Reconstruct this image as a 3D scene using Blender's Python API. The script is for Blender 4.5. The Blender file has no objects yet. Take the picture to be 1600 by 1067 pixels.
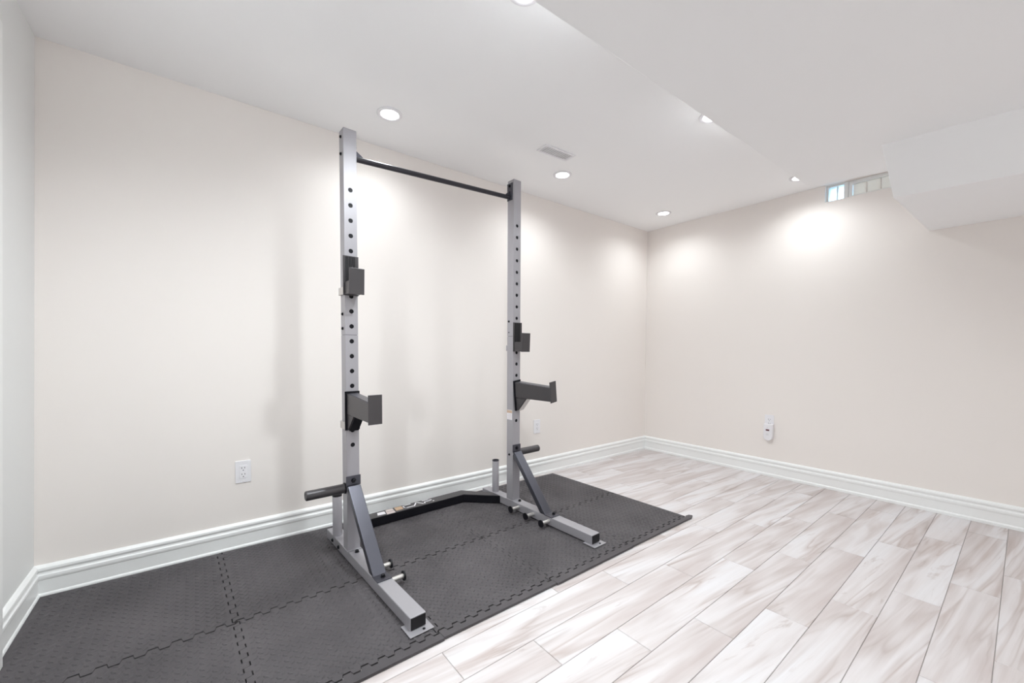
import bpy, bmesh, math, random
from mathutils import Vector, Matrix

random.seed(7)
scene = bpy.context.scene
COL = scene.collection
PI = math.pi

# ------------------------------------------------------------------ camera
H = 2.312           # ceiling height
cam_d = bpy.data.cameras.new('camera')
cam = bpy.data.objects.new('camera', cam_d)
COL.objects.link(cam)
YAW, PITCH, ROLL = 0.6662, -0.0358, 0.0042
f = Vector((math.sin(YAW) * math.cos(PITCH), math.cos(YAW) * math.cos(PITCH), math.sin(PITCH)))
r0 = Vector((math.cos(YAW), -math.sin(YAW), 0))
u0 = r0.cross(f)
cr, sr = math.cos(ROLL), math.sin(ROLL)
r = cr * r0 + sr * u0
u = -sr * r0 + cr * u0
cam.matrix_world = Matrix(((r.x, u.x, -f.x, -3.808), (r.y, u.y, -f.y, -2.529), (r.z, u.z, -f.z, 1.045), (0, 0, 0, 1)))
cam_d.sensor_fit = 'HORIZONTAL'
cam_d.sensor_width = 36.0
cam_d.lens = 633.33 * 36.0 / 1600.0
cam_d.shift_y = (570.92 - 533.5) / 1600.0
cam_d.clip_start = 0.02
scene.camera = cam

# ------------------------------------------------------------------ world, exposure
world = bpy.data.worlds.new('daylight')
scene.world = world
world.use_nodes = True
wn = world.node_tree
wn.nodes['Background'].inputs['Color'].default_value = (0.42, 0.72, 1.0, 1)
wn.nodes['Background'].inputs['Strength'].default_value = 3.2
vs = scene.view_settings
vs.view_transform = 'Standard'
vs.look = 'None'
vs.gamma = 1.0
vs.use_curve_mapping = False
vs.exposure = 1.24
scene.cycles.max_bounces = 14
scene.cycles.diffuse_bounces = 10
scene.cycles.glossy_bounces = 6
scene.cycles.transparent_max_bounces = 8
scene.cycles.sample_clamp_indirect = 6.0

LAMP_ROOM = 20.0       # watts of the lamps over the gym end
LAMP_REAR = 7.0       # watts of the fill lamps added in the lower ceiling

LAMP_COLOR = (0.925, 0.985, 1.01)
# soft fill light added behind the camera to even out the room
al_d = bpy.data.lights.new('rear_fill', 'AREA')
al_d.shape = 'RECTANGLE'
al_d.size = 3.6
al_d.size_y = 1.7
al_d.energy = 3.5
al_d.color = (0.90, 0.985, 1.0)
al_o = bpy.data.objects.new('rear_fill', al_d)
COL.objects.link(al_o)
al_o.location = (-2.1, -4.55, 1.05)
al_o.rotation_euler = (math.radians(90), 0, 0)      # faces the back wall

# ------------------------------------------------------------------ materials
def mat(name, col, rough=0.5, metal=0.0, spec=0.5, bump=None, emit=None, coat=0.0):
    m = bpy.data.materials.new(name)
    m.use_nodes = True
    b = m.node_tree.nodes['Principled BSDF']
    b.inputs['Base Color'].default_value = (*col, 1)
    b.inputs['Roughness'].default_value = rough
    b.inputs['Metallic'].default_value = metal
    b.inputs['Specular IOR Level'].default_value = spec
    b.inputs['Coat Weight'].default_value = coat
    nt = m.node_tree
    if bump:
        sc, st, dist = bump
        tc = nt.nodes.new('ShaderNodeTexCoord')
        n = nt.nodes.new('ShaderNodeTexNoise')
        n.inputs['Scale'].default_value = sc
        n.inputs['Detail'].default_value = 3
        bp = nt.nodes.new('ShaderNodeBump')
        bp.inputs['Strength'].default_value = st
        bp.inputs['Distance'].default_value = dist
        nt.links.new(tc.outputs['Object'], n.inputs['Vector'])
        nt.links.new(n.outputs['Fac'], bp.inputs['Height'])
        nt.links.new(bp.outputs['Normal'], b.inputs['Normal'])
    if emit:
        b.inputs['Emission Color'].default_value = (*emit[0], 1)
        b.inputs['Emission Strength'].default_value = emit[1]
    return m

M = {}
M['wall'] = mat('cream_wall_paint', (0.82, 0.775, 0.742), 0.75, bump=(260, 0.06, 0.002))
M['wall_white'] = mat('white_wall_paint', (0.78, 0.79, 0.785), 0.5, bump=(260, 0.05, 0.002))
M['ceil'] = mat('white_ceiling_paint', (0.90, 0.90, 0.905), 0.85, bump=(180, 0.08, 0.002))
M['trim'] = mat('white_trim_gloss', (0.84, 0.85, 0.845), 0.35)
M['plastic'] = mat('white_plastic', (0.80, 0.79, 0.815), 0.35)
M['slot'] = mat('dark_slot', (0.06, 0.055, 0.06), 0.6)
M['silver'] = mat('silver_powder_coat', (0.38, 0.37, 0.395), 0.38, 0.35, bump=(900, 0.05, 0.001))
M['gun'] = mat('gunmetal_powder_coat', (0.085, 0.085, 0.103), 0.32, 0.65, bump=(900, 0.05, 0.001))
M['iron'] = mat('charcoal_hammered_coat', (0.075, 0.07, 0.074), 0.34, 0.45, bump=(500, 0.12, 0.001))
M['bar'] = mat('dark_bar_coat', (0.03, 0.028, 0.036), 0.35, 0.3)
M['black'] = mat('black_coat', (0.006, 0.006, 0.009), 0.4, 0.0, 0.25)
M['rubber'] = mat('black_rubber', (0.014, 0.013, 0.015), 0.55, 0.0, 0.3)
M['steel'] = mat('brushed_steel', (0.62, 0.60, 0.58), 0.32, 0.7)
M['decal_white'] = mat('decal_white', (0.82, 0.80, 0.83), 0.5)
M['decal_pink'] = mat('decal_pink_grey', (0.60, 0.52, 0.50), 0.5)
M['decal_tan'] = mat('decal_tan', (0.52, 0.36, 0.24), 0.5)
M['sticker_tan'] = mat('sticker_tan', (0.60, 0.44, 0.32), 0.5)
M['grout'] = mat('grey_grout', (0.48, 0.46, 0.445), 0.9)
M['red'] = mat('dark_red_display', (0.09, 0.01, 0.02), 0.3)
M['lens'] = mat('lamp_lens', (0.9, 0.9, 0.9), 0.5, emit=((1.0, 1.0, 1.0), 6.0))
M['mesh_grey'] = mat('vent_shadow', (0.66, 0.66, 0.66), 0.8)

def plank_material():
    m = bpy.data.materials.new('whitewashed_wood_grain')
    m.use_nodes = True
    nt = m.node_tree
    L = nt.links.new
    b = nt.nodes['Principled BSDF']
    b.inputs['Roughness'].default_value = 0.42
    b.inputs['Specular IOR Level'].default_value = 0.35
    tc = nt.nodes.new('ShaderNodeTexCoord')
    oi = nt.nodes.new('ShaderNodeObjectInfo')
    sc = nt.nodes.new('ShaderNodeVectorMath'); sc.operation = 'SCALE'
    cmb = nt.nodes.new('ShaderNodeCombineXYZ')
    mul = nt.nodes.new('ShaderNodeMath'); mul.operation = 'MULTIPLY'; mul.inputs[1].default_value = 37.0
    mul2 = nt.nodes.new('ShaderNodeMath'); mul2.operation = 'MULTIPLY'; mul2.inputs[1].default_value = 91.0
    L(oi.outputs['Random'], mul.inputs[0]); L(oi.outputs['Random'], mul2.inputs[0])
    L(mul.outputs[0], cmb.inputs['X']); L(mul2.outputs[0], cmb.inputs['Y']); L(mul.outputs[0], cmb.inputs['Z'])
    def noise(scale, rot, off, detail, rough, dist):
        mr = nt.nodes.new('ShaderNodeMapping')
        mr.inputs['Rotation'].default_value = (0, 0, rot)
        L(tc.outputs['Object'], mr.inputs['Vector'])
        mp = nt.nodes.new('ShaderNodeMapping')
        mp.inputs['Scale'].default_value = scale
        L(mr.outputs[0], mp.inputs['Vector'])
        ad = nt.nodes.new('ShaderNodeVectorMath'); ad.operation = 'ADD'
        L(mp.outputs[0], ad.inputs[0]); L(cmb.outputs[0], ad.inputs[1])
        n = nt.nodes.new('ShaderNodeTexNoise')
        n.inputs['Scale'].default_value = 1.0
        n.inputs['Detail'].default_value = detail
        n.inputs['Roughness'].default_value = rough
        n.inputs['Distortion'].default_value = dist
        L(ad.outputs[0], n.inputs['Vector'])
        return n.outputs['Fac']
    def ramp(sock, stops):
        cr = nt.nodes.new('ShaderNodeValToRGB')
        el = cr.color_ramp.elements
        el[0].position, el[0].color = stops[0][0], (*stops[0][1], 1)
        el[1].position, el[1].color = stops[-1][0], (*stops[-1][1], 1)
        for p, c in stops[1:-1]:
            e = el.new(p); e.color = (*c, 1)
        L(sock, cr.inputs['Fac'])
        return cr.outputs['Color']
    def mix(kind, fac, a, c):
        mx = nt.nodes.new('ShaderNodeMix'); mx.data_type = 'RGBA'; mx.blend_type = kind
        if isinstance(fac, float): mx.inputs['Factor'].default_value = fac
        else: L(fac, mx.inputs['Factor'])
        L(a, mx.inputs[6]); L(c, mx.inputs[7])
        return mx.outputs[2]
    w = (1, 1, 1); k = (0, 0, 0)
    broad = noise((0.9, 9.0, 1), 0.10, 0, 3, 0.55, 0.35)
    base = ramp(broad, [(0.30, (0.51, 0.45, 0.44)), (0.44, (0.585, 0.54, 0.535)), (0.55, (0.665, 0.635, 0.64)), (0.66, (0.69, 0.675, 0.69))])
    vein = noise((0.75, 11.0, 1), 0.12, 0, 3, 0.5, 0.8)
    vmask = ramp(vein, [(0.44, k), (0.487, w), (0.50, (.6, .6, .6)), (0.585, k)])
    col_v = ramp(noise((1.6, 8.0, 1), -0.1, 0, 2, 0.5, 0.0), [(0.35, (0.33, 0.265, 0.245)), (0.65, (0.48, 0.41, 0.39))])
    fade = ramp(noise((1.9, 5.0, 1), -0.1, 0, 1, 0.5, 0.0), [(0.36, k), (0.62, w)])
    fm = nt.nodes.new('ShaderNodeMath'); fm.operation = 'MULTIPLY'
    L(vmask, fm.inputs[0]); L(fade, fm.inputs[1])
    fm2 = nt.nodes.new('ShaderNodeMath'); fm2.operation = 'MULTIPLY'; fm2.inputs[1].default_value = 0.92
    L(fm.outputs[0], fm2.inputs[0])
    c1 = mix('MIX', fm2.outputs[0], base, col_v)
    fine = noise((3.0, 90.0, 1), 0.08, 0, 4, 0.6, 0.3)
    grain = ramp(fine, [(0.25, (0.89, 0.87, 0.86)), (0.6, w)])
    c2 = mix('MULTIPLY', 0.6, c1, grain)
    knot = noise((2.4, 14.0, 1), 0.14, 0, 5, 0.65, 0.9)
    kmask = ramp(knot, [(0.63, k), (0.70, w)])
    kf = nt.nodes.new('ShaderNodeMath'); kf.operation = 'MULTIPLY'; kf.inputs[1].default_value = 0.5
    L(kmask, kf.inputs[0])
    c3 = mix('MIX', kf.outputs[0], c2, col_v)
    L(c3, b.inputs['Base Color'])
    bp = nt.nodes.new('ShaderNodeBump'); bp.inputs['Strength'].default_value = 0.08; bp.inputs['Distance'].default_value = 0.001
    L(fine, bp.inputs['Height']); L(bp.outputs['Normal'], b.inputs['Normal'])
    return m
M['plank'] = plank_material()

def foam_material():
    m = bpy.data.materials.new('charcoal_foam_tread')
    m.use_nodes = True
    nt = m.node_tree
    L = nt.links.new
    b = nt.nodes['Principled BSDF']
    b.inputs['Roughness'].default_value = 0.62
    b.inputs['Specular IOR Level'].default_value = 0.45
    geo = nt.nodes.new('ShaderNodeTexCoord')
    nz = nt.nodes.new('ShaderNodeTexNoise'); nz.inputs['Scale'].default_value = 3.0; nz.inputs['Detail'].default_value = 4
    L(geo.outputs['Object'], nz.inputs['Vector'])
    wv = nt.nodes.new('ShaderNodeTexNoise'); wv.inputs['Scale'].default_value = 420; wv.inputs['Detail'].default_value = 2
    L(geo.outputs['Object'], wv.inputs['Vector'])
    bp = nt.nodes.new('ShaderNodeBump'); bp.inputs['Strength'].default_value = 0.35; bp.inputs['Distance'].default_value = 0.001
    L(wv.outputs['Fac'], bp.inputs['Height'])
    L(bp.outputs['Normal'], b.inputs['Normal'])
    cr = nt.nodes.new('ShaderNodeValToRGB')
    cr.color_ramp.elements[0].position = 0.3; cr.color_ramp.elements[0].color = (0.054, 0.049, 0.053, 1)
    cr.color_ramp.elements[1].position = 0.72; cr.color_ramp.elements[1].color = (0.092, 0.084, 0.089, 1)
    L(nz.outputs['Fac'], cr.inputs['Fac'])
    L(cr.outputs['Color'], b.inputs['Base Color'])
    return m
M['foam'] = foam_material()

def glass_material():
    m = bpy.data.materials.new('window_glass')
    m.use_nodes = True
    nt = m.node_tree
    t = nt.nodes.new('ShaderNodeBsdfTransparent'); t.inputs['Color'].default_value = (0.93, 0.97, 0.98, 1)
    g = nt.nodes.new('ShaderNodeBsdfGlossy'); g.inputs['Roughness'].default_value = 0.02
    fr = nt.nodes.new('ShaderNodeFresnel'); fr.inputs['IOR'].default_value = 1.45
    mx = nt.nodes.new('ShaderNodeMixShader')
    nt.links.new(fr.outputs[0], mx.inputs[0]); nt.links.new(t.outputs[0], mx.inputs[1]); nt.links.new(g.outputs[0], mx.inputs[2])
    nt.links.new(mx.outputs[0], nt.nodes['Material Output'].inputs['Surface'])
    return m
M['glass'] = glass_material()

def blind_material():
    m = bpy.data.materials.new('translucent_blind')
    m.use_nodes = True
    nt = m.node_tree
    d = nt.nodes.new('ShaderNodeBsdfDiffuse'); d.inputs['Color'].default_value = (0.85, 0.85, 0.84, 1)
    t = nt.nodes.new('ShaderNodeBsdfTranslucent'); t.inputs['Color'].default_value = (0.92, 0.72, 0.60, 1)
    mx = nt.nodes.new('ShaderNodeMixShader'); mx.inputs[0].default_value = 0.5
    nt.links.new(d.outputs[0], mx.inputs[1]); nt.links.new(t.outputs[0], mx.inputs[2])
    nt.links.new(mx.outputs[0], nt.nodes['Material Output'].inputs['Surface'])
    return m
M['blind'] = blind_material()

# ------------------------------------------------------------------ helpers
def link(name, bm, m, parent=None, smooth=False, bevel=0.0, loc=None):
    bmesh.ops.recalc_face_normals(bm, faces=bm.faces[:])
    me = bpy.data.meshes.new(name)
    bm.to_mesh(me)
    bm.free()
    o = bpy.data.objects.new(name, me)
    COL.objects.link(o)
    me.materials.append(m)
    if smooth:
        for p in me.polygons: p.use_smooth = True
        md = o.modifiers.new('split', 'EDGE_SPLIT'); md.split_angle = math.radians(40)
    if bevel:
        md = o.modifiers.new('bevel', 'BEVEL'); md.width = bevel; md.segments = 2
        md.limit_method = 'ANGLE'; md.angle_limit = math.radians(40)
    if parent: o.parent = parent
    if loc: o.location = loc
    return o

def box(bm, x0, x1, y0, y1, z0, z1):
    vs = [bm.verts.new((x, y, z)) for x in (x0, x1) for y in (y0, y1) for z in (z0, z1)]
    for q in ((0, 1, 3, 2), (4, 6, 7, 5), (0, 4, 5, 1), (2, 3, 7, 6), (0, 2, 6, 4), (1, 5, 7, 3)):
        bm.faces.new([vs[i] for i in q])
    return vs

def hexa(bm, pts):
    """8 points: bottom ring of four, then top ring of four."""
    v = [bm.verts.new(p) for p in pts]
    for q in ((3, 2, 1, 0), (4, 5, 6, 7), (0, 1, 5, 4), (1, 2, 6, 5), (2, 3, 7, 6), (3, 0, 4, 7)):
        bm.faces.new([v[i] for i in q])
    return v

def cyl(bm, a, b, ra, rb=None, n=24, caps=True):
    a, b = Vector(a), Vector(b)
    rb = ra if rb is None else rb
    d = (b - a).normalized()
    t = Vector((0, 0, 1)) if abs(d.z) < 0.9 else Vector((1, 0, 0))
    e1 = d.cross(t).normalized(); e2 = d.cross(e1)
    A = []; B = []
    for i in range(n):
        w = 2 * PI * i / n
        q = e1 * math.cos(w) + e2 * math.sin(w)
        A.append(bm.verts.new(a + q * ra)); B.append(bm.verts.new(b + q * rb))
    for i in range(n):
        j = (i + 1) % n
        bm.faces.new((A[i], A[j], B[j], B[i]))
    if caps:
        bm.faces.new(A[::-1]); bm.faces.new(B)
    return A, B

def lathe(bm, a, d, prof, n=28):
    """revolve (t along d, radius) profile"""
    a, d = Vector(a), Vector(d).normalized()
    t = Vector((0, 0, 1)) if abs(d.z) < 0.9 else Vector((1, 0, 0))
    e1 = d.cross(t).normalized(); e2 = d.cross(e1)
    rings = []
    for (s, rad) in prof:
        if rad <= 1e-6:
            rings.append([bm.verts.new(a + d * s)])
        else:
            rings.append([bm.verts.new(a + d * s + (e1 * math.cos(2 * PI * i / n) + e2 * math.sin(2 * PI * i / n)) * rad) for i in range(n)])
    for p, q in zip(rings, rings[1:]):
        for i in range(n):
            j = (i + 1) % n
            if len(p) == 1 and len(q) == 1: continue
            if len(p) == 1: bm.faces.new((p[0], q[j], q[i]))
            elif len(q) == 1: bm.faces.new((p[i], p[j], q[0]))
            else: bm.faces.new((p[i], p[j], q[j], q[i]))

def extrude_poly(bm, pts, z0, z1, chamfer=0.0):
    lo = [bm.verts.new((x, y, z0)) for x, y in pts]
    hi = [bm.verts.new((x, y, z1)) for x, y in pts]
    n = len(pts)
    bm.faces.new(lo[::-1]); bm.faces.new(hi)
    for i in range(n):
        j = (i + 1) % n
        bm.faces.new((lo[i], lo[j], hi[j], hi[i]))

def thing(name, label, cat, loc=(0, 0, 0), rot=0.0, group=None):
    o = bpy.data.objects.new(name, None)
    o.empty_display_size = 0.05
    COL.objects.link(o)
    o.location = loc
    o.rotation_euler = (0, 0, rot)
    o['label'] = label
    o['category'] = cat
    if group: o['group'] = group
    return o

def struct(o):
    o['kind'] = 'structure'
    return o

# ------------------------------------------------------------------ room shell
YF = -4.6            # wall behind the camera
XL0, XL1 = -4.350, -4.290   # left wall at the floor and at the ceiling
ZS = 2.11            # underside of the lowered ceiling

# floor: grout bed with separate planks
bm = bmesh.new(); box(bm, -4.6, 0.25, YF - .25, 0.25, -0.15, -0.0035)
floor = struct(link('floor', bm, M['grout']))
P_W, P_L, GAP = 0.148, 0.857, 0.0009
plank_cache = {}
def plank(x0, x1, y0, y1):
    w, h = (x1 - x0) / 2 - GAP, (y1 - y0) / 2 - GAP
    key = (round(w, 4), round(h, 4))
    if key not in plank_cache:
        b = bmesh.new()
        c = 0.0012
        hexa(b, [(-w, -h, -.010), (w, -h, -.010), (w, h, -.010), (-w, h, -.010), (-w, -h, -c), (w, -h, -c), (w, h, -c), (-w, h, -c)])
        top = [f_ for f_ in b.faces if all(abs(v.co.z + c) < 1e-6 for v in f_.verts)]
        b.faces.remove(top[0])
        ring = [v for v in b.verts if abs(v.co.z + c) < 1e-6]
        ring.sort(key=lambda v: math.atan2(v.co.y, v.co.x))
        inn = [b.verts.new((v.co.x - math.copysign(c, v.co.x), v.co.y - math.copysign(c, v.co.y), 0)) for v in ring]
        for i in range(4):
            j = (i + 1) % 4
            b.faces.new((ring[i], ring[j], inn[j], inn[i]))
        b.faces.new(inn)
        bmesh.ops.recalc_face_normals(b, faces=b.faces[:])
        me = bpy.data.meshes.new('plank'); b.to_mesh(me); b.free()
        me.materials.append(M['plank'])
        plank_cache[key] = me
    o = bpy.data.objects.new('plank', plank_cache[key])
    COL.objects.link(o)
    o.location = ((x0 + x1) / 2, (y0 + y1) / 2, 0)
    o.parent = floor
k = -13
while True:
    top = -1.898 - P_W * k
    if top < YF: break
    bot = max(top - P_W, YF)
    tp = min(top, 0.0)
    if tp - bot > 0.02:
        xj = -1.99 + 0.290 * k
        xj -= math.floor((xj + 4.4) / P_L) * P_L      # first joint right of -4.4
        xs = [-4.36] + [xj + P_L * i for i in range(8) if -4.34 < xj + P_L * i < -0.02] + [0.0]
        for a, b_ in zip(xs, xs[1:]):
            plank(a, b_, bot, tp)
    k += 1

# walls
bm = bmesh.new(); box(bm, -4.6, 0.25, 0.0, 0.25, -0.0034, H + .2)
struct(link('wall_back', bm, M['wall']))
WY0, WY1, WZ0 = -2.06, -1.537, 2.186     # window opening
bm = bmesh.new()
box(bm, 0, 0.25, WY1, -0.0005, -0.0034, H + .2)
box(bm, 0, 0.25, YF, WY0, -0.0034, H + .2)
box(bm, 0, 0.25, WY0, WY1, -0.0034, WZ0)
box(bm, 0, 0.25, WY0, WY1, H + .0005, H + .2)
struct(link('wall_right', bm, M['wall']))
bm = bmesh.new()
hexa(bm, [(-4.6, YF, -.0034), (XL0, YF, -.0034), (XL0, -.0005, -.0034), (-4.6, -.0005, -.0034),
          (-4.6, YF, H), (XL1, YF, H), (XL1, -.0005, H), (-4.6, -.0005, H)])
struct(link('wall_left', bm, M['wall_white']))
bm = bmesh.new(); box(bm, -4.6, 0.25, YF - .25, YF - .0005, -.0034, H + .2)
struct(link('wall_front', bm, M['wall']))
bm = bmesh.new(); box(bm, -4.6, -0.0005, YF, -.0005, H + .0004, H + .2)
struct(link('ceiling', bm, M['ceil']))

# lowered ceiling (soffit) with its end short of the right wall
bm = bmesh.new()
sp = [(-4.345, -1.533), (-0.653, -1.622), (-0.578, -1.978), (-0.55, -2.10), (-0.55, YF + .001), (-4.345, YF + .001)]
extrude_poly(bm, sp, ZS, H)
struct(link('ceiling_soffit', bm, M['ceil'], bevel=0.002))
# boxed duct along the right wall
bm = bmesh.new()
st = [((-1.005, -2.030), (-0.953, -2.076), (-2.103, 1.842)), ((-0.70, YF + .002), (-0.63, YF + .002), (YF + .002, 1.842))]
rows = []
for e1, e2, (y3, z3) in st:
    rows.append([bm.verts.new((e1[0] - .008, e1[1], H)), bm.verts.new((e1[0], e1[1], ZS)), bm.verts.new((e2[0], e2[1], 1.842)),
                 bm.verts.new((-0.0006, y3, z3)), bm.verts.new((-0.0006, y3, H))])
for a, b_ in zip(rows, rows[1:]):
    for i in range(5):
        j = (i + 1) % 5
        bm.faces.new((a[i], a[j], b_[j], b_[i]))
bm.faces.new(rows[0]); bm.faces.new(rows[-1][::-1])
struct(link('ceiling_bulkhead', bm, M['ceil'], bevel=0.002))

# baseboards: moulded profile (depth from wall, height)
BB = [(0.0, 0.0), (0.018, 0.0), (0.018, 0.016), (0.0155, 0.021), (0.0125, 0.024), (0.0125, 0.078), (0.0150, 0.082), (0.0165, 0.090), (0.0160, 0.099),
      (0.0115, 0.104), (0.0100, 0.110), (0.0125, 0.115), (0.0150, 0.121), (0.0140, 0.130), (0.0080, 0.137), (0.0, 0.141)]
def baseboard(name, p, q, n, trims=(0, 0)):
    """p->q along the wall, n = inward normal"""
    p, q, n = Vector(p), Vector(q), Vector(n)
    d = (q - p).normalized()
    b = bmesh.new()
    A = [b.verts.new(p + n * t + d * (t * trims[0]) + Vector((0, 0, z))) for t, z in BB]
    B = [b.verts.new(q + n * t - d * (t * trims[1]) + Vector((0, 0, z))) for t, z in BB]
    m_ = len(BB)
    for i in range(m_):
        j = (i + 1) % m_
        b.faces.new((A[i], A[j], B[j], B[i]))
    b.faces.new(A[::-1]); b.faces.new(B)
    return struct(link(name, b, M['trim']))
baseboard('baseboard_back', (XL0 + .003, -.0003, 0.0003), (-.0003, -.0003, .0003), (0, -1, 0), (1, 1))
baseboard('baseboard_right', (-.0003, -.0003, .0003), (-.0003, YF + .001, .0003), (-1, 0, 0), (1, 0))
baseboard('baseboard_left', (XL0 + .003, -.0003, .0003), (XL0 + .003, -.494, .0003), (1, 0, 0), (1, 0))
# door casing at the near end of the left wall
bm = bmesh.new()
def lean(z): return XL0 + (XL1 - XL0) * z / H
for (y0, y1, t) in ((-.494, -.502, .030), (-.502, -.545, .036), (-.545, -.565, .028)):
    hexa(bm, [(lean(.013) - .01, y1, .013), (lean(.013) + t, y1, .013), (lean(.013) + t, y0, .013), (lean(.013) - .01, y0, .013),
              (lean(2.07) - .01, y1, 2.07), (lean(2.07) + t, y1, 2.07), (lean(2.07) + t, y0, 2.07), (lean(2.07) - .01, y0, 2.07)])
struct(link('trim_1', bm, M['trim'], bevel=.002))

# ------------------------------------------------------------------ window
bm = bmesh.new()
x0, x1 = 0.045, 0.105
T = H + .0004
box(bm, x0, x1, WY1 - .010, WY1, WZ0, T)                   # left stile
box(bm, x0, x1, WY0, WY0 + .022, WZ0, T)                   # right stile
box(bm, x0, x1, WY0 + .022, WY1 - .010, WZ0, WZ0 + .006)   # sill rail
box(bm, x0, x1, WY0 + .022, WY1 - .010, T - .012, T)       # head rail
win = struct(link('window_1', bm, M['trim'], bevel=.0015))
ZA, ZB = WZ0 + .006, T - .012
bm = bmesh.new(); box(bm, .070, .076, -1.642, WY1 - .010, ZA, ZB)
link('pane', bm, M['glass'], win)
bm = bmesh.new(); box(bm, .062, .084, -1.600, -1.592, ZA, ZB)
link('muntin', bm, M['trim'], win)
bm = bmesh.new()
box(bm, .035, .090, -1.668, -1.642, WZ0 + .0002, T - .0002)
link('meeting_stile', bm, M['trim'], win, bevel=.0015)
bm = bmesh.new()                                           # sliding sash
box(bm, .040, .075, -1.690, -1.669, ZA, ZB)
box(bm, .040, .075, WY0 + .022, -1.690, ZA, ZA + .010)
box(bm, .040, .075, WY0 + .022, -1.690, ZB - .014, ZB)
link('sash_frame', bm, M['trim'], win, bevel=.001)
for i in range(4):
    ya = -1.692 - .079 * i
    bm = bmesh.new()
    box(bm, .060, .063, ya - .074, ya, ZA + .010, ZB - .014)
    box(bm, .054, .066, ya - .078, ya - .074, ZA + .010, ZB - .014)
    link('blind_slat', bm, M['blind'], win)
bm = bmesh.new(); box(bm, .090, .096, WY0 + .022, -1.668, ZA, ZB)
link('pane', bm, M['glass'], win)

# ------------------------------------------------------------------ recessed ceiling lights
def pot_light(x, y, z, label, watts):
    t = thing('ceiling_light', label, 'ceiling light', (x, y, z), 0, 'recessed ceiling lights')
    b = bmesh.new()
    lathe(b, (0, 0, 0), (0, 0, -1), [(0.0002, .045), (.0002, .066), (.004, .066), (.0075, .060), (.0065, .049), (.0035, .046), (.0002, .045)], 36)
    link('trim_ring', b, M['plastic'], t, smooth=True)
    b = bmesh.new()
    lathe(b, (0, 0, 0), (0, 0, -1), [(.0008, 0), (.0008, .0445), (.0036, .0445), (.0048, .030), (.0052, 0)], 36)
    link('lens', b, M['lens'], t)
    ld = bpy.data.lights.new('lamp', 'SPOT')
    ld.energy = watts
    ld.color = LAMP_COLOR
    ld.spot_size = math.radians(160)
    ld.spot_blend = 0.9
    ld.shadow_soft_size = 0.045
    lo = bpy.data.objects.new('lamp', ld)
    COL.objects.link(lo)
    lo.parent = t
    lo.location = (0, 0, -0.012)
    return t
RL = [(-2.956, -.375, 'round ceiling light above the pull up bar, nearest the left post'),
      (-1.698, -.422, 'round ceiling light beside the ceiling vent, beyond the right post'),
      (-0.397, -.427, 'round ceiling light closest to the corner where the two cream walls meet'),
      (-1.590, -1.442, 'half hidden round ceiling light at the lowered ceiling edge, the one farther from the window'),
      (-0.325, -1.468, 'half hidden round ceiling light at the lowered ceiling edge, nearest the window')]
for (x, y, lb), k in zip(RL, (0.52, 0.55, 0.44, 0.68, 0.44)):
    pot_light(x, y, H, lb, LAMP_ROOM * k)
pot_light(-2.87, -1.40, H, 'round ceiling light out of view at the near end of the ceiling step', LAMP_ROOM * 2.0)
pot_light(-4.00, -1.40, H, 'added round fill light out of view beside the white left wall', LAMP_ROOM * 2.0)  # unseen lamp added to brighten the left side
n = 0
for x, who in ((-3.55, 'left'), (-2.35, 'middle'), (-1.4, 'right')):
    for y, wh in ((-2.45, 'nearer row'), (-3.75, 'farther row')):
        if y > -3 and x > -2: continue
        if y > -3 and x < -3: continue
        pot_light(x, y, ZS, 'added round fill light in the lowered ceiling, %s one of the %s behind the camera' % (who, wh), LAMP_REAR)  # unseen lamps added as fill for the room

# ------------------------------------------------------------------ ceiling vent
vt = thing('ceiling_vent', 'white slotted air vent set in the ceiling between two round lights', 'vent', (-1.960, -0.628, H), -0.05)
bm = bmesh.new()
hw, hh = .124, .047
for (a, b_, c, d) in ((-hw, hw, hh - .014, hh), (-hw, hw, -hh, -hh + .014), (-hw, -hw + .016, -hh + .014, hh - .014), (hw - .016, hw, -hh + .014, hh - .014)):
    box(bm, a, b_, c, d, -.006, -.0002)
link('frame', bm, M['plastic'], vt, bevel=.001)
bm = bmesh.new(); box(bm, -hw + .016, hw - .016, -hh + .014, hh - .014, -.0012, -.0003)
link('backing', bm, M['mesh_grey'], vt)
for i in range(13):
    x = -hw + .024 + i * .0167
    bm = bmesh.new(); hexa(bm, [(x - .003, -hh + .014, -.0055), (x + .002, -hh + .014, -.0055), (x + .002, hh - .014, -.0055), (x - .003, hh - .014, -.0055),
                               (x + .001, -hh + .014, -.0014), (x + .006, -hh + .014, -.0014), (x + .006, hh - .014, -.0014), (x + .001, hh - .014, -.0014)])
    link('slat', bm, M['plastic'], vt)

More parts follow.
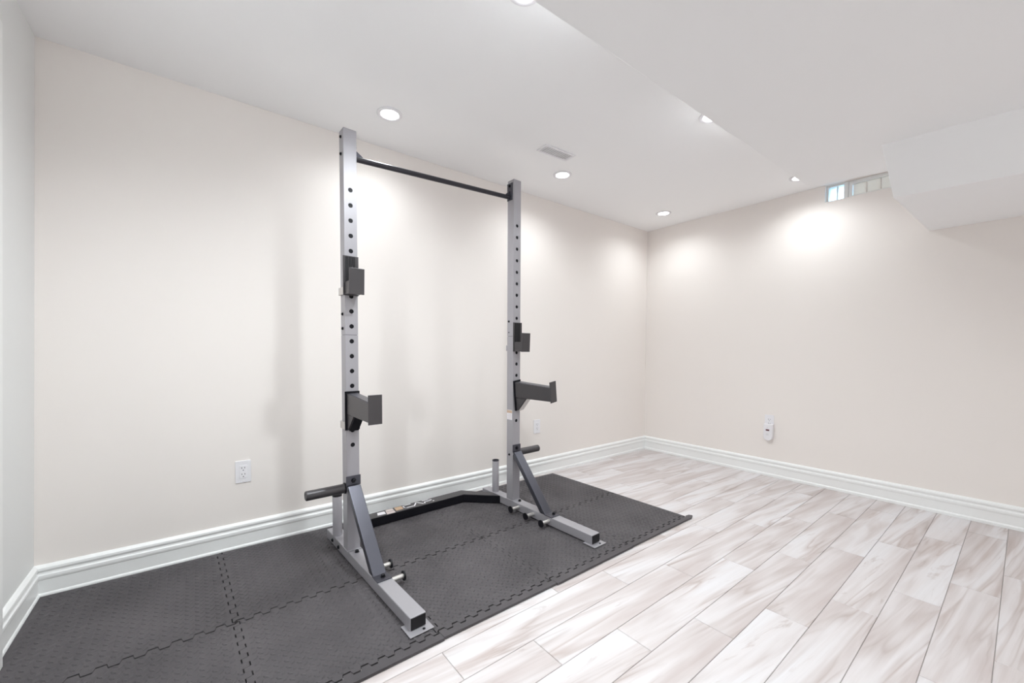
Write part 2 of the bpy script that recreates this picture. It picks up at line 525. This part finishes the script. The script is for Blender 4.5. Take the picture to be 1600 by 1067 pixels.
# ------------------------------------------------------------------ wall outlets
def round_rect(w, h, rad, n=4):
    pts = []
    for cx, cy, a0 in ((w - rad, h - rad, 0), (-w + rad, h - rad, PI / 2), (-w + rad, -h + rad, PI), (w - rad, -h + rad, 1.5 * PI)):
        for i in range(n + 1):
            a = a0 + PI / 2 * i / n
            pts.append((cx + rad * math.cos(a), cy + rad * math.sin(a)))
    return pts
def prism(bm, pts, y0, y1):
    """2D (x,z) outline from depth y0 (wall) to y1 (front, negative)"""
    A = [bm.verts.new((x, y0, z)) for x, z in pts]; B = [bm.verts.new((x, y1, z)) for x, z in pts]
    bm.faces.new(A); bm.faces.new(B[::-1])
    for i in range(len(pts)):
        j = (i + 1) % len(pts)
        bm.faces.new((A[i], B[i], B[j], A[j]))
def outlet(label, loc, rot):
    t = thing('wall_outlet', label, 'outlet', loc, rot, 'duplex wall outlets')
    b = bmesh.new()
    prism(b, round_rect(.035, .058, .004), -.0003, -.0045)
    link('plate', b, M['plastic'], t, bevel=.0015)
    b = bmesh.new(); prism(b, round_rect(.0165, .0335, .003), -.0046, -.0068)
    ins = link('insert', b, M['plastic'], t, bevel=.0006)
    for zc in (.0165, -.0165):
        for x, h in ((-.0065, .0042), (.0065, .0036)):
            b = bmesh.new(); box(b, x - .0013, x + .0013, -.0071, -.0069, zc + .004 - h, zc + .004 + h)
            link('slot', b, M['slot'], ins)
        b = bmesh.new(); cyl(b, (0, -.0069, zc - .0085), (0, -.0071, zc - .0085), .0026, n=12)
        link('slot', b, M['slot'], ins)
    for zc in (.049, -.049):
        b = bmesh.new(); lathe(b, (0, -.0045, zc), (0, -1, 0), [(0, .003), (.0012, .0026), (.0016, 0)], 12)
        link('screw', b, M['plastic'], t)
    return t
outlet('white duplex outlet on the cream wall left of the rack, above the foam mat', (-3.6135, 0, .4065), 0)
outlet('white duplex outlet low on the cream wall behind the right post', (-1.553, 0, .413), 0)
outlet('white duplex outlet under the window with an alarm plugged into it', (0, -1.200, .458), -PI / 2)

# plug in alarm on the right wall outlet
al = thing('plug_in_alarm', 'white plug in alarm with a dark red display on the wall under the window', 'alarm', (0, -1.203, .375), -PI / 2)
bm = bmesh.new()
pts = [(.034, .067), (-.034, .067)] + [(-.034 * math.cos(a) , -.036 - .036 * math.sin(a)) for a in [PI * i / 14 for i in range(15)]]
prism(bm, pts, -.0075, -.040)
link('body', bm, M['plastic'], al, bevel=.004)
bm = bmesh.new(); box(bm, -.015, .011, -.0412, -.0402, .011, .023)
link('display', bm, M['red'], al)
bm = bmesh.new(); lathe(bm, (-.003, -.0401, .040), (0, -1, 0), [(0, .0035), (.0012, .003), (.0014, 0)], 12)
link('indicator', bm, M['mesh_grey'], al)
bm = bmesh.new()
for i in range(3): box(bm, -.013, .007, -.0410, -.0402, -.026 + i * .006, -.023 + i * .006)
link('grille', bm, M['mesh_grey'], al)

# ------------------------------------------------------------------ interlocking foam mat
ZM = 0.0122
mt = thing('foam_mat', 'charcoal interlocking foam floor mat with diamond tread under the squat rack', 'mat', (-3.70, -0.69, 0), 0)
NT = 10
def seam(p, q, amp=.0105, flip=False):
    """points from p to q with square teeth"""
    p, q = Vector(p), Vector(q)
    d = q - p; L_ = d.length; d.normalize(); nrm = Vector((-d.y, d.x))
    out = []
    per = L_ / NT
    for i in range(NT):
        for s, sg in ((0.04, 1), (.46, 1), (.54, -1), (.96, -1)):
            out.append(p + d * (per * (i + s)) + nrm * (amp * (sg if not flip else -sg)))
    return out
ox, oy = -3.70, -0.69
def node(c, rw):
    """mat lattice in world, mat slightly askew; c = 0..4 columns, rw = 0 wall side, 1 middle, 2 front"""
    xs = [-4.332, -3.700, -3.135, -2.572, -2.006, -1.412]
    base_x = xs[c]
    ys = {0: -0.020 - .006 * (c - 1), 1: -0.702 + .005 * (c - 1), 2: -1.222, 3: -1.262}[rw]
    if rw == 0: ys = [-.019, -.021, -.03, -.042, -.058, -.072][c]
    sh = 0.035 * (-.69 - ys) if c else 0.0
    return Vector((base_x + sh - ox, ys - oy))
GAPM = .0021
CELL = .0225
def tread(tl, tr, br, bl, z):
    """raised lozenges of the tread, alternately turned, joined per tile"""
    cx = (tl + tr + br + bl) / 4
    b = bmesh.new()
    nn = 30
    for i in range(-nn, nn + 1):
        for j in range(-nn, nn + 1):
            uu, vv = i * CELL, j * CELL
            px, py = (uu - vv) * .70711, (uu + vv) * .70711
            x, y = cx.x + px, cx.y + py
            fy = (y - (bl.y + br.y) / 2) / ((tl.y + tr.y - bl.y - br.y) / 2)
            xl = bl.x + (tl.x - bl.x) * fy; xr = br.x + (tr.x - br.x) * fy
            yt = tl.y + (tr.y - tl.y) * (x - tl.x) / (tr.x - tl.x); yb = bl.y + (br.y - bl.y) * (x - bl.x) / (br.x - bl.x)
            if x < xl + .020 or x > xr - .020 or y < yb + .020 or y > yt - .020: continue
            a = PI / 4 if (i + j) % 2 == 0 else -PI / 4
            c_, s_ = math.cos(a), math.sin(a)
            def P(lx, ly, lz): return b.verts.new((x + lx * c_ - ly * s_, y + lx * s_ + ly * c_, z + lz))
            e0, e1 = P(-.0120, 0, 0), P(.0120, 0, 0)
            s0, s1 = P(0, -.0058, 0), P(0, .0058, 0)
            t0, t1 = P(-.0060, 0, .0030), P(.0060, 0, .0030)
            for q in ((e0, s0, t0), (s0, t1, t0), (s0, e1, t1), (e1, s1, t1), (s1, t0, t1), (s1, e0, t0)):
                b.faces.new(q)
    o = link('tread', b, M['foam'], mt)
    o['kind'] = 'stuff'
def offset_line(pts, a, b_, side):
    d = (b_ - a).normalized(); nrm = Vector((-d.y, d.x))
    return [p + nrm * side * GAPM for p in pts]
for rw in (0, 1):
    for c in range(5):
        tl, tr, br, bl = node(c, rw), node(c + 1, rw), node(c + 1, rw + 1), node(c, rw + 1)
        pts = []
        def straight(a, b_): pts.append(a)
        # wall side / top : left -> right
        if rw == 0: pts += [tl + Vector((0, 0))]
        else: pts += offset_line(seam(tl, tr), tl, tr, -1.8)
        if c == 4: pts += [tr, br] if rw == 0 else [tr]
        else: pts += offset_line(seam(tr, br), tr, br, -1)
        if rw == 0:
            sm = seam(bl, br)                      # same path as next row's top
            pts += list(reversed(offset_line(sm, bl, br, 1.8)))
        else:
            sm = seam(bl, br, .008)
            pts += list(reversed(offset_line(sm, bl, br, 1.8)))
        if c == 0: pts += [bl]
        else:
            sm = seam(tl, bl)
            pts += list(reversed(offset_line(sm, tl, bl, 1)))
        bm = bmesh.new()
        # drop duplicates
        cl = []
        for p in pts:
            if not cl or (p - cl[-1]).length > 1e-5: cl.append(p)
        dz = random.uniform(-.0004, .0004)
        extrude_poly(bm, [(p.x, p.y) for p in cl], .0023, ZM + dz)
        link('foam_tile', bm, M['foam'], mt)
        tread(tl, tr, br, bl, ZM + dz)
for c in range(5):
    bl, br = node(c, 2), node(c + 1, 2)
    fl, fr = node(c, 3), node(c + 1, 3)
    k_ = (.004, -.003, .003, -.004, .002)[c]
    fl = fl + Vector((.001, k_)); fr = fr + Vector((-.001, k_ * .3))
    pts = offset_line(seam(bl, br, .008), bl, br, -1.4)
    if c == 4:
        fr = fr + Vector((.004, .002))
        tip = [br + Vector((.006, -.004)), fr + Vector((.034, .030)), fr + Vector((.044, .010)), fr + Vector((.010, -.002))]
        pts = [bl] + pts + [tip[0], tip[1], tip[2], tip[3], fl]
    else:
        pts = [bl] + pts + [br, fr, fl]
    bm = bmesh.new()
    cl = []
    for p in pts:
        if not cl or (p - cl[-1]).length > 1e-5: cl.append(p)
    extrude_poly(bm, [(p.x, p.y) for p in cl], .0023, ZM + random.uniform(-.0006, .0003))
    link('edge_strip', bm, M['foam'], mt)

bm = bmesh.new()
q = [node(0, 0), node(5, 0), node(5, 2), node(0, 2)]
cq = sum(q, Vector((0, 0))) / 4
extrude_poly(bm, [(p.x + (cq.x - p.x) * .006, p.y + (cq.y - p.y) * .02) for p in q], .0003, .0022)
link('seam_shade', bm, M['rubber'], mt)  # dark sheet added below the tiles so their seams look shaded

# ------------------------------------------------------------------ squat rack
TH = 0.034
rk = thing('squat_rack', 'silver and black squat rack with a pull up bar standing on the foam mat', 'squat rack', (-3.208, -0.486, 0), TH)
Z0 = ZM + .0037
RX = 1.048
FT = .0675           # top of the feet

def bolt(x, y, z, d, parent, rad=.0085, h=.007):
    b = bmesh.new()
    lathe(b, (x, y, z), d, [(0, rad * 1.35), (.0018, rad * 1.35), (.0018, rad), (h * .8, rad), (h, rad * .7), (h, 0)], 6 if h > .008 else 12)
    return link('bolt', b, M['black'], parent)

def hole_tube(bm, w, z0, z1, holes, hr, xc=0):
    """square tube with round holes through the front wall (y=-w)"""
    # other three sides and ends
    for (a, b_) in (((-w, -w), (-w, w)), ((-w, w), (w, w)), ((w, w), (w, -w))):
        bm.faces.new([bm.verts.new((a[0] + xc, a[1], z0)), bm.verts.new((b_[0] + xc, b_[1], z0)), bm.verts.new((b_[0] + xc, b_[1], z1)), bm.verts.new((a[0] + xc, a[1], z1))])
    zs = sorted(holes)
    cells = []
    lo = z0
    for z in zs:
        a, b_ = z - .025, z + .025
        if a > lo + 1e-5: cells.append((lo, a, None))
        cells.append((max(a, lo), b_, z)); lo = b_
    if lo < z1: cells.append((lo, z1, None))
    N = 24
    for a, b_, z in cells:
        if z is None:
            bm.faces.new([bm.verts.new((x + xc, -w, zz)) for x, zz in ((-w, a), (w, a), (w, b_), (-w, b_))])
            continue
        ring, sq, inn = [], [], []
        for i in range(N):
            t = 2 * PI * i / N + PI / N * 0
            c_, s_ = math.cos(t), math.sin(t)
            ring.append(bm.verts.new((xc + hr * c_, -w, z + hr * s_)))
            inn.append(bm.verts.new((xc + hr * c_, -w + .0035, z + hr * s_)))
            kx = w / abs(c_) if abs(c_) > 1e-9 else 1e9
            kz = ((b_ - z) if s_ > 0 else (z - a)) / abs(s_) if abs(s_) > 1e-9 else 1e9
            q = min(kx, kz)
            sq.append(bm.verts.new((xc + q * c_, -w, z + q * s_)))
        corners = {}
        for i in range(N):
            j = (i + 1) % N
            p, q = sq[i].co, sq[j].co
            extra = []
            if abs(p.x - q.x) > 1e-6 and abs(p.z - q.z) > 1e-6:
                cx = xc + math.copysign(w, (p.x + q.x) / 2 - xc); cz = b_ if (p.z + q.z) / 2 > z else a
                extra = [bm.verts.new((cx, -w, cz))]
            bm.faces.new([ring[i], sq[i]] + extra + [sq[j], ring[j]])
            bm.faces.new((ring[i], ring[j], inn[j], inn[i]))

PW = .0300
def upright(xc, ztop, zjoin, hole_zs, side):
    b = bmesh.new()
    lo_h = [z for z in hole_zs if z < zjoin - .02]
    hi_h = [z for z in hole_zs if z > zjoin + .02]
    hole_tube(b, PW, FT, zjoin - .0008, lo_h, .0108, xc)
    hole_tube(b, PW, zjoin + .0008, ztop, hi_h, .0108, xc)
    bmesh.ops.remove_doubles(b, verts=b.verts[:], dist=1e-5)
    up = link('upright', b, M['silver'], rk)
    b = bmesh.new(); box(b, xc - .0262, xc + .0262, -.0262, .0262, FT, ztop - .003)
    for f_ in list(b.faces):
        pass
    link('inner_tube', b, M['black'], up)
    b = bmesh.new(); box(b, xc - PW, xc + PW, -PW, PW, ztop + .0001, ztop + .004)
    link('end_cap', b, M['silver'], up, bevel=.0015)
    b = bmesh.new(); box(b, xc - .034, xc + .034, -.040, .036, FT, FT + .003)       # welded foot collar
    link('weld_collar', b, M['silver'], up, bevel=.001)
    return up
dzL, dzR = .0710, .0732
LH = [1.805 - .0717 * i for i in range(18)]
RH = [1.846 - .0738 * i for i in range(18)]
upL = upright(0, 2.086, 1.119, LH, -1)
upR = upright(RX, 2.132, 1.140, RH, 1)
for z in (2.057, 1.977, 1.219, 1.150): bolt(-.0301, .004, z, (-1, 0, 0), upL, .006)
bolt(RX - .0301, .013, 1.236, (-1, 0, 0), upR, .0055); bolt(RX - .0301, .013, 1.165, (-1, 0, 0), upR, .003, .003)
bolt(RX - .0301, .004, .367, (-1, 0, 0), upR, .0055)
# warning sticker on the inner face of the right post
bm = bmesh.new(); box(bm, RX - .0306, RX - .0302, -.022, .028, .597, .660)
stk = link('warning_sticker', bm, M['decal_white'], upR)
stk['label'] = 'white warning sticker with a tan band'
bm = bmesh.new(); box(bm, RX - .0309, RX - .0307, -.022, .028, .640, .658)
link('colour_band', bm, M['sticker_tan'], upR)
bm = bmesh.new()
for i in range(4): box(bm, RX - .0309, RX - .0307, -.018 , .024 - .006 * (i % 2), .603 + i * .009, .6055 + i * .009)
link('fine_print', bm, M['decal_pink'], upR)

def foot(xc, side):
    x = lambda y: xc + .0 + (.013 * (-y / .68) if y < 0 else .0) * (1 if xc == 0 else .4)
    b = bmesh.new()
    w = .0325
    ya, yb = -.679, .300
    hexa(b, [(x(ya) - w, ya, .0185), (x(ya) + w, ya, .0185), (x(yb) + w, yb, .0185), (x(yb) - w, yb, .0185),
             (x(ya) - w, ya, FT - .0002), (x(ya) + w, ya, FT - .0002), (x(yb) + w, yb, FT - .0002), (x(yb) - w, yb, FT - .0002)])
    ft = link('foot', b, M['silver'], rk, bevel=.003)
    b = bmesh.new(); xx = x(ya)
    box(b, xx - w + .003, xx + w - .003, ya - .003, ya + .001, .0215, FT - .003)
    link('end_plug', b, M['rubber'], ft, bevel=.001)
    b = bmesh.new(); box(b, xc - w + .003, xc + w - .003, yb - .001, yb + .003, .0215, FT - .003)
    link('end_plug', b, M['rubber'], ft, bevel=.001)
    for yy0, yy1, hw_ in ((-.712, -.632, .048), (.235, .298, .030)):
        b = bmesh.new(); box(b, x(yy0) - hw_, x(yy0) + hw_, yy0, yy1, Z0, .0184)
        link('base_plate', b, M['silver'], ft, bevel=.001)
    bolt(x(-.7) + .014, -.697, .0184, (0, 0, 1), ft, .004, .003)
    return ft
ftL, ftR = foot(0, -1), foot(RX, 1)
for ft, xc in ((ftL, 0), (ftR, RX)):
    bolt(xc + .004, -.062, FT, (0, 0, 1), ft, .0085, .012)
for y in (.199, .100): bolt(-.0326, y, .042, (-1, 0, 0), ftL, .0075)
bolt(RX + .026, -.075, .060, (1, 0, 0), ftR, .005)

# storage sleeves behind the posts
for xc in (-.010, RX + .001):
    b = bmesh.new()
    ro, ri = .0235, .0205
    lathe(b, (xc, .190, FT), (0, 0, 1), [(0.0, ro), (.2165, ro), (.218, ro - .001), (.218, ri), (.02, ri), (.02, 0)], 32)
    slv = link('bar_sleeve', b, M['silver'], rk, smooth=True)
    b = bmesh.new()
    lathe(b, (xc, .190, FT), (0, 0, 1), [(.209 if xc < .5 else .2135, .0238), (.2195, .0238), (.2200, .0205), (.205, .0203)], 32)
    link('rim', b, M['rubber'] if xc < 0.5 else M['gun'], slv, smooth=True)

# weight horns on the outer faces
for x0, x1 in ((-.0302, -.208), (RX + .0302, RX + .222)):
    s = 1 if x1 > x0 else -1
    b = bmesh.new()
    y, z, rr = -.004, .373, .0225
    lathe(b, (x0, y, z), (s, 0, 0), [(0.0, rr), (abs(x1 - x0) - .003, rr), (abs(x1 - x0), rr - .003), (abs(x1 - x0), rr - .006), (abs(x1 - x0) - .002, rr - .0065), (abs(x1 - x0) - .002, 0)], 32)
    hn = link('weight_horn', b, M['iron'], rk, smooth=True)
    b = bmesh.new()
    lathe(b, (x0, y, z), (s, 0, 0), [(0.0, .027), (.004, .027), (.006, .0235)], 32)
    link('weld_ring', b, M['black'], hn)

# diagonal braces
for xc in (0, RX):
    b = bmesh.new(); w = .0345 if xc == 0 else .033
    xf = xc + (.008 if xc == 0 else .0)
    box(b, xc - w, xc + w, -.0355, -.0305, .388, .436)
    up = link('brace_bracket', b, M['gun'], rk, bevel=.001)
    bolt(xc, -.0356, .413, (0, -1, 0), up, .0095, .010)
    w = .0300
    b = bmesh.new()
    hexa(b, [(xf - w, -.334, FT + .0005), (xf + w, -.334, FT + .0005), (xf + w, -.286, FT + .0005), (xf - w, -.286, FT + .0005),
             (xc - w, -.0465, .392), (xc + w, -.0465, .392), (xc + w, -.0310, .366), (xc - w, -.0310, .366)])
    br_ = link('diagonal_brace', b, M['gun'], rk, bevel=.003)
    b = bmesh.new(); box(b, xf - .0325, xf + .0325, -.386, -.325, FT, FT + .004)
    fl = link('brace_flange', b, M['gun'], rk, bevel=.001)
    bolt(xf + (.004 if xc == 0 else .016), -.357, FT + .004, (0, 0, 1), fl, .0085, .012)

# band pegs on the inner faces of the feet
for xc, s in ((.0325, 1), (RX - .0325, -1)):
    for i, y in enumerate((-.090, -.229, -.363)):
        x_ = xc + (.0085 * (-y / .5) if s > 0 else .002)
        b = bmesh.new(); cyl(b, (x_, y, .0455), (x_ + s * .062, y, .0455), .0105, n=20)
        pg = link('band_peg', b, M['steel'], rk, smooth=True)
        b = bmesh.new()
        lathe(b, (x_ + s * .0622, y, .0455), (s, 0, 0), [(0, 0), (0, .0205), (.003, .0215), (.006, .0205), (.007, 0)], 24)
        link('peg_cap', b, M['black'], pg, smooth=True)

# bent crossmember with its decal
def band(bm, path_f, path_b, z0, z1):
    n_ = len(path_f)
    V = []
    for (a, b_) in zip(path_f, path_b):
        V.append([bm.verts.new((*a, z0)), bm.verts.new((*b_, z0)), bm.verts.new((*b_, z1)), bm.verts.new((*a, z1))])
    for p, q in zip(V, V[1:]):
        for i in range(4):
            j = (i + 1) % 4
            bm.faces.new((p[i], p[j], q[j], q[i]))
    bm.faces.new(V[0][::-1]); bm.faces.new(V[-1])
PFr = [(.0335, .095), (.202, .272), (.840, .272), (RX - .0335, .095)]
PBk = [(.0335, .180), (.175, .354), (.870, .354), (RX - .0335, .180)]
bm = bmesh.new(); band(bm, PFr, PBk, .0162, FT - .0006)
cm = link('crossmember', bm, M['black'], rk, bevel=.003)
bm = bmesh.new()
ins = lambda P, d: [(x, y + d) for x, y in P]
band(bm, ins(PFr, .002), ins(PBk, -.002), FT - .0005, FT + .0005)
tp = link('top_face', bm, M['iron'], cm)
ZT = FT + .0006
def decal(pts, m, name='decal_square'):
    b = bmesh.new()
    extrude_poly(b, pts, ZT, ZT + .0004)
    return link(name, b, M[m], cm)
decal([(.250, .296), (.298, .292), (.304, .331), (.262, .335)], 'decal_white')
decal([(.300, .276), (.352, .276), (.358, .311), (.308, .311)], 'decal_pink')
decal([(.309, .315), (.358, .315), (.362, .346), (.318, .346)], 'decal_pink')
decal([(.366, .296), (.413, .296), (.420, .346), (.373, .346)], 'decal_tan')
def stroke(pts, wd=.0085):
    b = bmesh.new()
    for (xa, ya), (xb, yb) in zip(pts, pts[1:]):
        a, c = Vector((xa, ya)), Vector((xb, yb))
        d = (c - a).normalized(); n_ = Vector((-d.y, d.x)) * wd / 2
        a2, c2 = a - d * wd * .45, c + d * wd * .45
        extrude_poly(b, [(p.x, p.y) for p in (a2 - n_, c2 - n_, c2 + n_, a2 + n_)], ZT, ZT + .0004)
    link('letter', b, M['decal_white'], cm)
stroke([(.478, .343), (.436, .343), (.428, .338), (.425, .308), (.432, .300), (.480, .300)])
stroke([(.487, .298), (.519, .342), (.523, .342), (.548, .300)])
stroke([(.560, .299), (.568, .318), (.612, .318), (.621, .327), (.618, .338), (.606, .343), (.566, .343)])
stroke([(.622, .301), (.624, .301)], .009)

# pull up bar
bm = bmesh.new()
cyl(bm, (.0335, .008, 1.974), (RX - .0335, .008, 2.028), .0132, n=28)
pb = link('pull_up_bar', bm, M['bar'], rk, smooth=True)
for xa, xb, zc, zt in ((.0302, .0352, 1.992, .052), (RX - .0352, RX - .0302, 2.062, .054)):
    b = bmesh.new(); box(b, xa, xb, -.018, .030, zc - zt, zc + zt)
    pl = link('end_plate', b, M['gun'], pb, bevel=.001)
    s = 1 if xa < .5 else -1
    for dz in (.036,):
        bolt(xb if s > 0 else xa, .006, zc + dz, (s, 0, 0), pl, .007)
for xa, x2, z in ((.0353, .075, 1.988), (RX - .0353, RX - .07, 2.038)):
    b = bmesh.new()
    v = [(xa, z), (x2, z + (.003 if xa < .5 else .0)), (xa, z + .030)]
    A = [b.verts.new((x, .005, zz)) for x, zz in v]; B = [b.verts.new((x, .011, zz)) for x, zz in v]
    b.faces.new(A); b.faces.new(B[::-1])
    for i in range(3):
        j = (i + 1) % 3
        b.faces.new((A[i], B[i], B[j], A[j]))
    link('gusset', b, M['gun'], pb)

# bar holders
def j_hook(xc, z0, name_mat, mirror):
    root = bmesh.new()
    w = .036
    box(root, xc - w, xc + w, -.0365, -.0305, z0, z0 + .187)                   # back plate
    jh = link('bar_holder', root, M['iron'], rk, bevel=.001)
    b = bmesh.new()
    for x in (-.019, -.003, .013):
        box(b, xc + x - .006, xc + x + .007, -.0395, -.0366, z0 + .050, z0 + .183)
    link('ribbed_liner', b, M['rubber'], jh, bevel=.001)
    b = bmesh.new()
    box(b, xc - .030, xc + .030, -.108, -.0367, z0 + .002, z0 + .010)           # shelf
    box(b, xc - .030, xc - .026, -.108, -.0367, z0 + .010, z0 + .062)           # side cheeks
    box(b, xc + .026, xc + .030, -.108, -.0367, z0 + .010, z0 + .062)
    link('cradle', b, M['iron'], jh, bevel=.001)
    b = bmesh.new()
    box(b, xc - .0255, xc + .0255, -.107, -.040, z0 + .0105, z0 + .050)
    link('cradle_pad', b, M['gun'], jh, bevel=.003)
    b = bmesh.new()
    hexa(b, [(xc - .035, -.1135, z0 - .002), (xc + .035, -.1135, z0 - .002), (xc + .035, -.1085, z0 - .002), (xc - .035, -.1085, z0 - .002),
             (xc - .035, -.1190, z0 + .117), (xc + .035, -.1190, z0 + .117), (xc + .035, -.1140, z0 + .117), (xc - .035, -.1140, z0 + .117)])
    link('lip_plate', b, M['iron'], jh, bevel=.001)
    b = bmesh.new()
    box(b, xc - .0345, xc - .0302, -.0304, .036, z0 + .004, z0 + .040)           # strap round the side
    box(b, xc - .0345, xc - .010, .0361, .040, z0 + .004, z0 + .040)
    link('side_strap', b, M['silver'] if mirror else M['steel'], jh, bevel=.001)
    return jh
j_hook(-.003, 1.306, 'iron', False)
j_hook(RX + .003, 1.041, 'iron', True)

# safety spotter arms
def spotter(xc, z0, zt, yaw, roll, strap):
    MT = Matrix.Translation((xc, -.0305, (z0 + zt) / 2)) @ Matrix.Rotation(yaw, 4, 'Z') @ Matrix.Rotation(roll, 4, 'Y')
    hz = (zt - z0) / 2
    def fin(b, name, m, parent, bev=.0015):
        b.transform(MT)
        return link(name, b, M[m], parent, bevel=bev)
    b = bmesh.new()
    box(b, -.035, .035, -.006, 0, -hz, hz)
    pl = fin(b, 'spotter_arm', 'black', rk)
    b = bmesh.new()
    box(b, -.027, .027, -.286, -.0062, hz - .118, hz - .040)
    # drop toward the tip
    for v in b.verts:
        if v.co.y < -.2: v.co.z += .010 if v.co.z > hz - .06 else .004
        else: v.co.z += .030 if v.co.z > hz - .06 else .008
    fin(b, 'arm_tube', 'iron', pl, .003)
    b = bmesh.new()
    box(b, -.021, .021, -.282, -.020, -.0012, .0012)
    for v in b.verts:
        v.co.z += hz - .040 + (.0115 if v.co.y < -.2 else .0300)
    fin(b, 'rubber_strip', 'gun', pl, 0)
    b = bmesh.new()
    box(b, -.0305, .0305, -.292, -.2865, hz - .122, hz + .006)
    fin(b, 'lip_plate', 'iron', pl)
    # triangular gusset under the arm
    b = bmesh.new()
    tri = [(-.0063, hz - .111), (-.0063, -hz + .003), (-.020, -hz + .003), (-.092, hz - .1115)]
    A = [b.verts.new((-.0255, y, z)) for y, z in tri]; B = [b.verts.new((.0255, y, z)) for y, z in tri]
    b.faces.new(A); b.faces.new(B[::-1])
    for i in range(len(tri)):
        j = (i + 1) % len(tri)
        b.faces.new((A[i], B[i], B[j], A[j]))
    fin(b, 'gusset', 'iron', pl)
    b = bmesh.new()
    v = [(-.022, -.022, -hz + .001), (.022, -.022, -hz + .001), (.022, -.0945, hz - .1135), (-.022, -.0945, hz - .1135)]
    V = [b.verts.new(p) for p in v]; W = [b.verts.new((p[0], p[1] - .003, p[2] - .002)) for p in v]
    b.faces.new(V); b.faces.new(W[::-1])
    for i in range(4): b.faces.new((V[i], V[(i + 1) % 4], W[(i + 1) % 4], W[i]))
    fin(b, 'gusset_underside', 'black' if strap else 'steel', pl, 0)  # on the left arm, black puts the underside's shade into the colour
    if strap:
        b = bmesh.new()
        box(b, xc - .0345, xc - .0302, -.0304, .036, z0 + .004, z0 + .040)
        box(b, xc - .0345, xc - .010, .0361, .040, z0 + .004, z0 + .040)
        link('side_strap', b, M['steel'], pl, bevel=.001)
spotter(-.002, .660, .848, .0, .0, True)
spotter(RX + .008, .660, .856, .14, -.11, False)
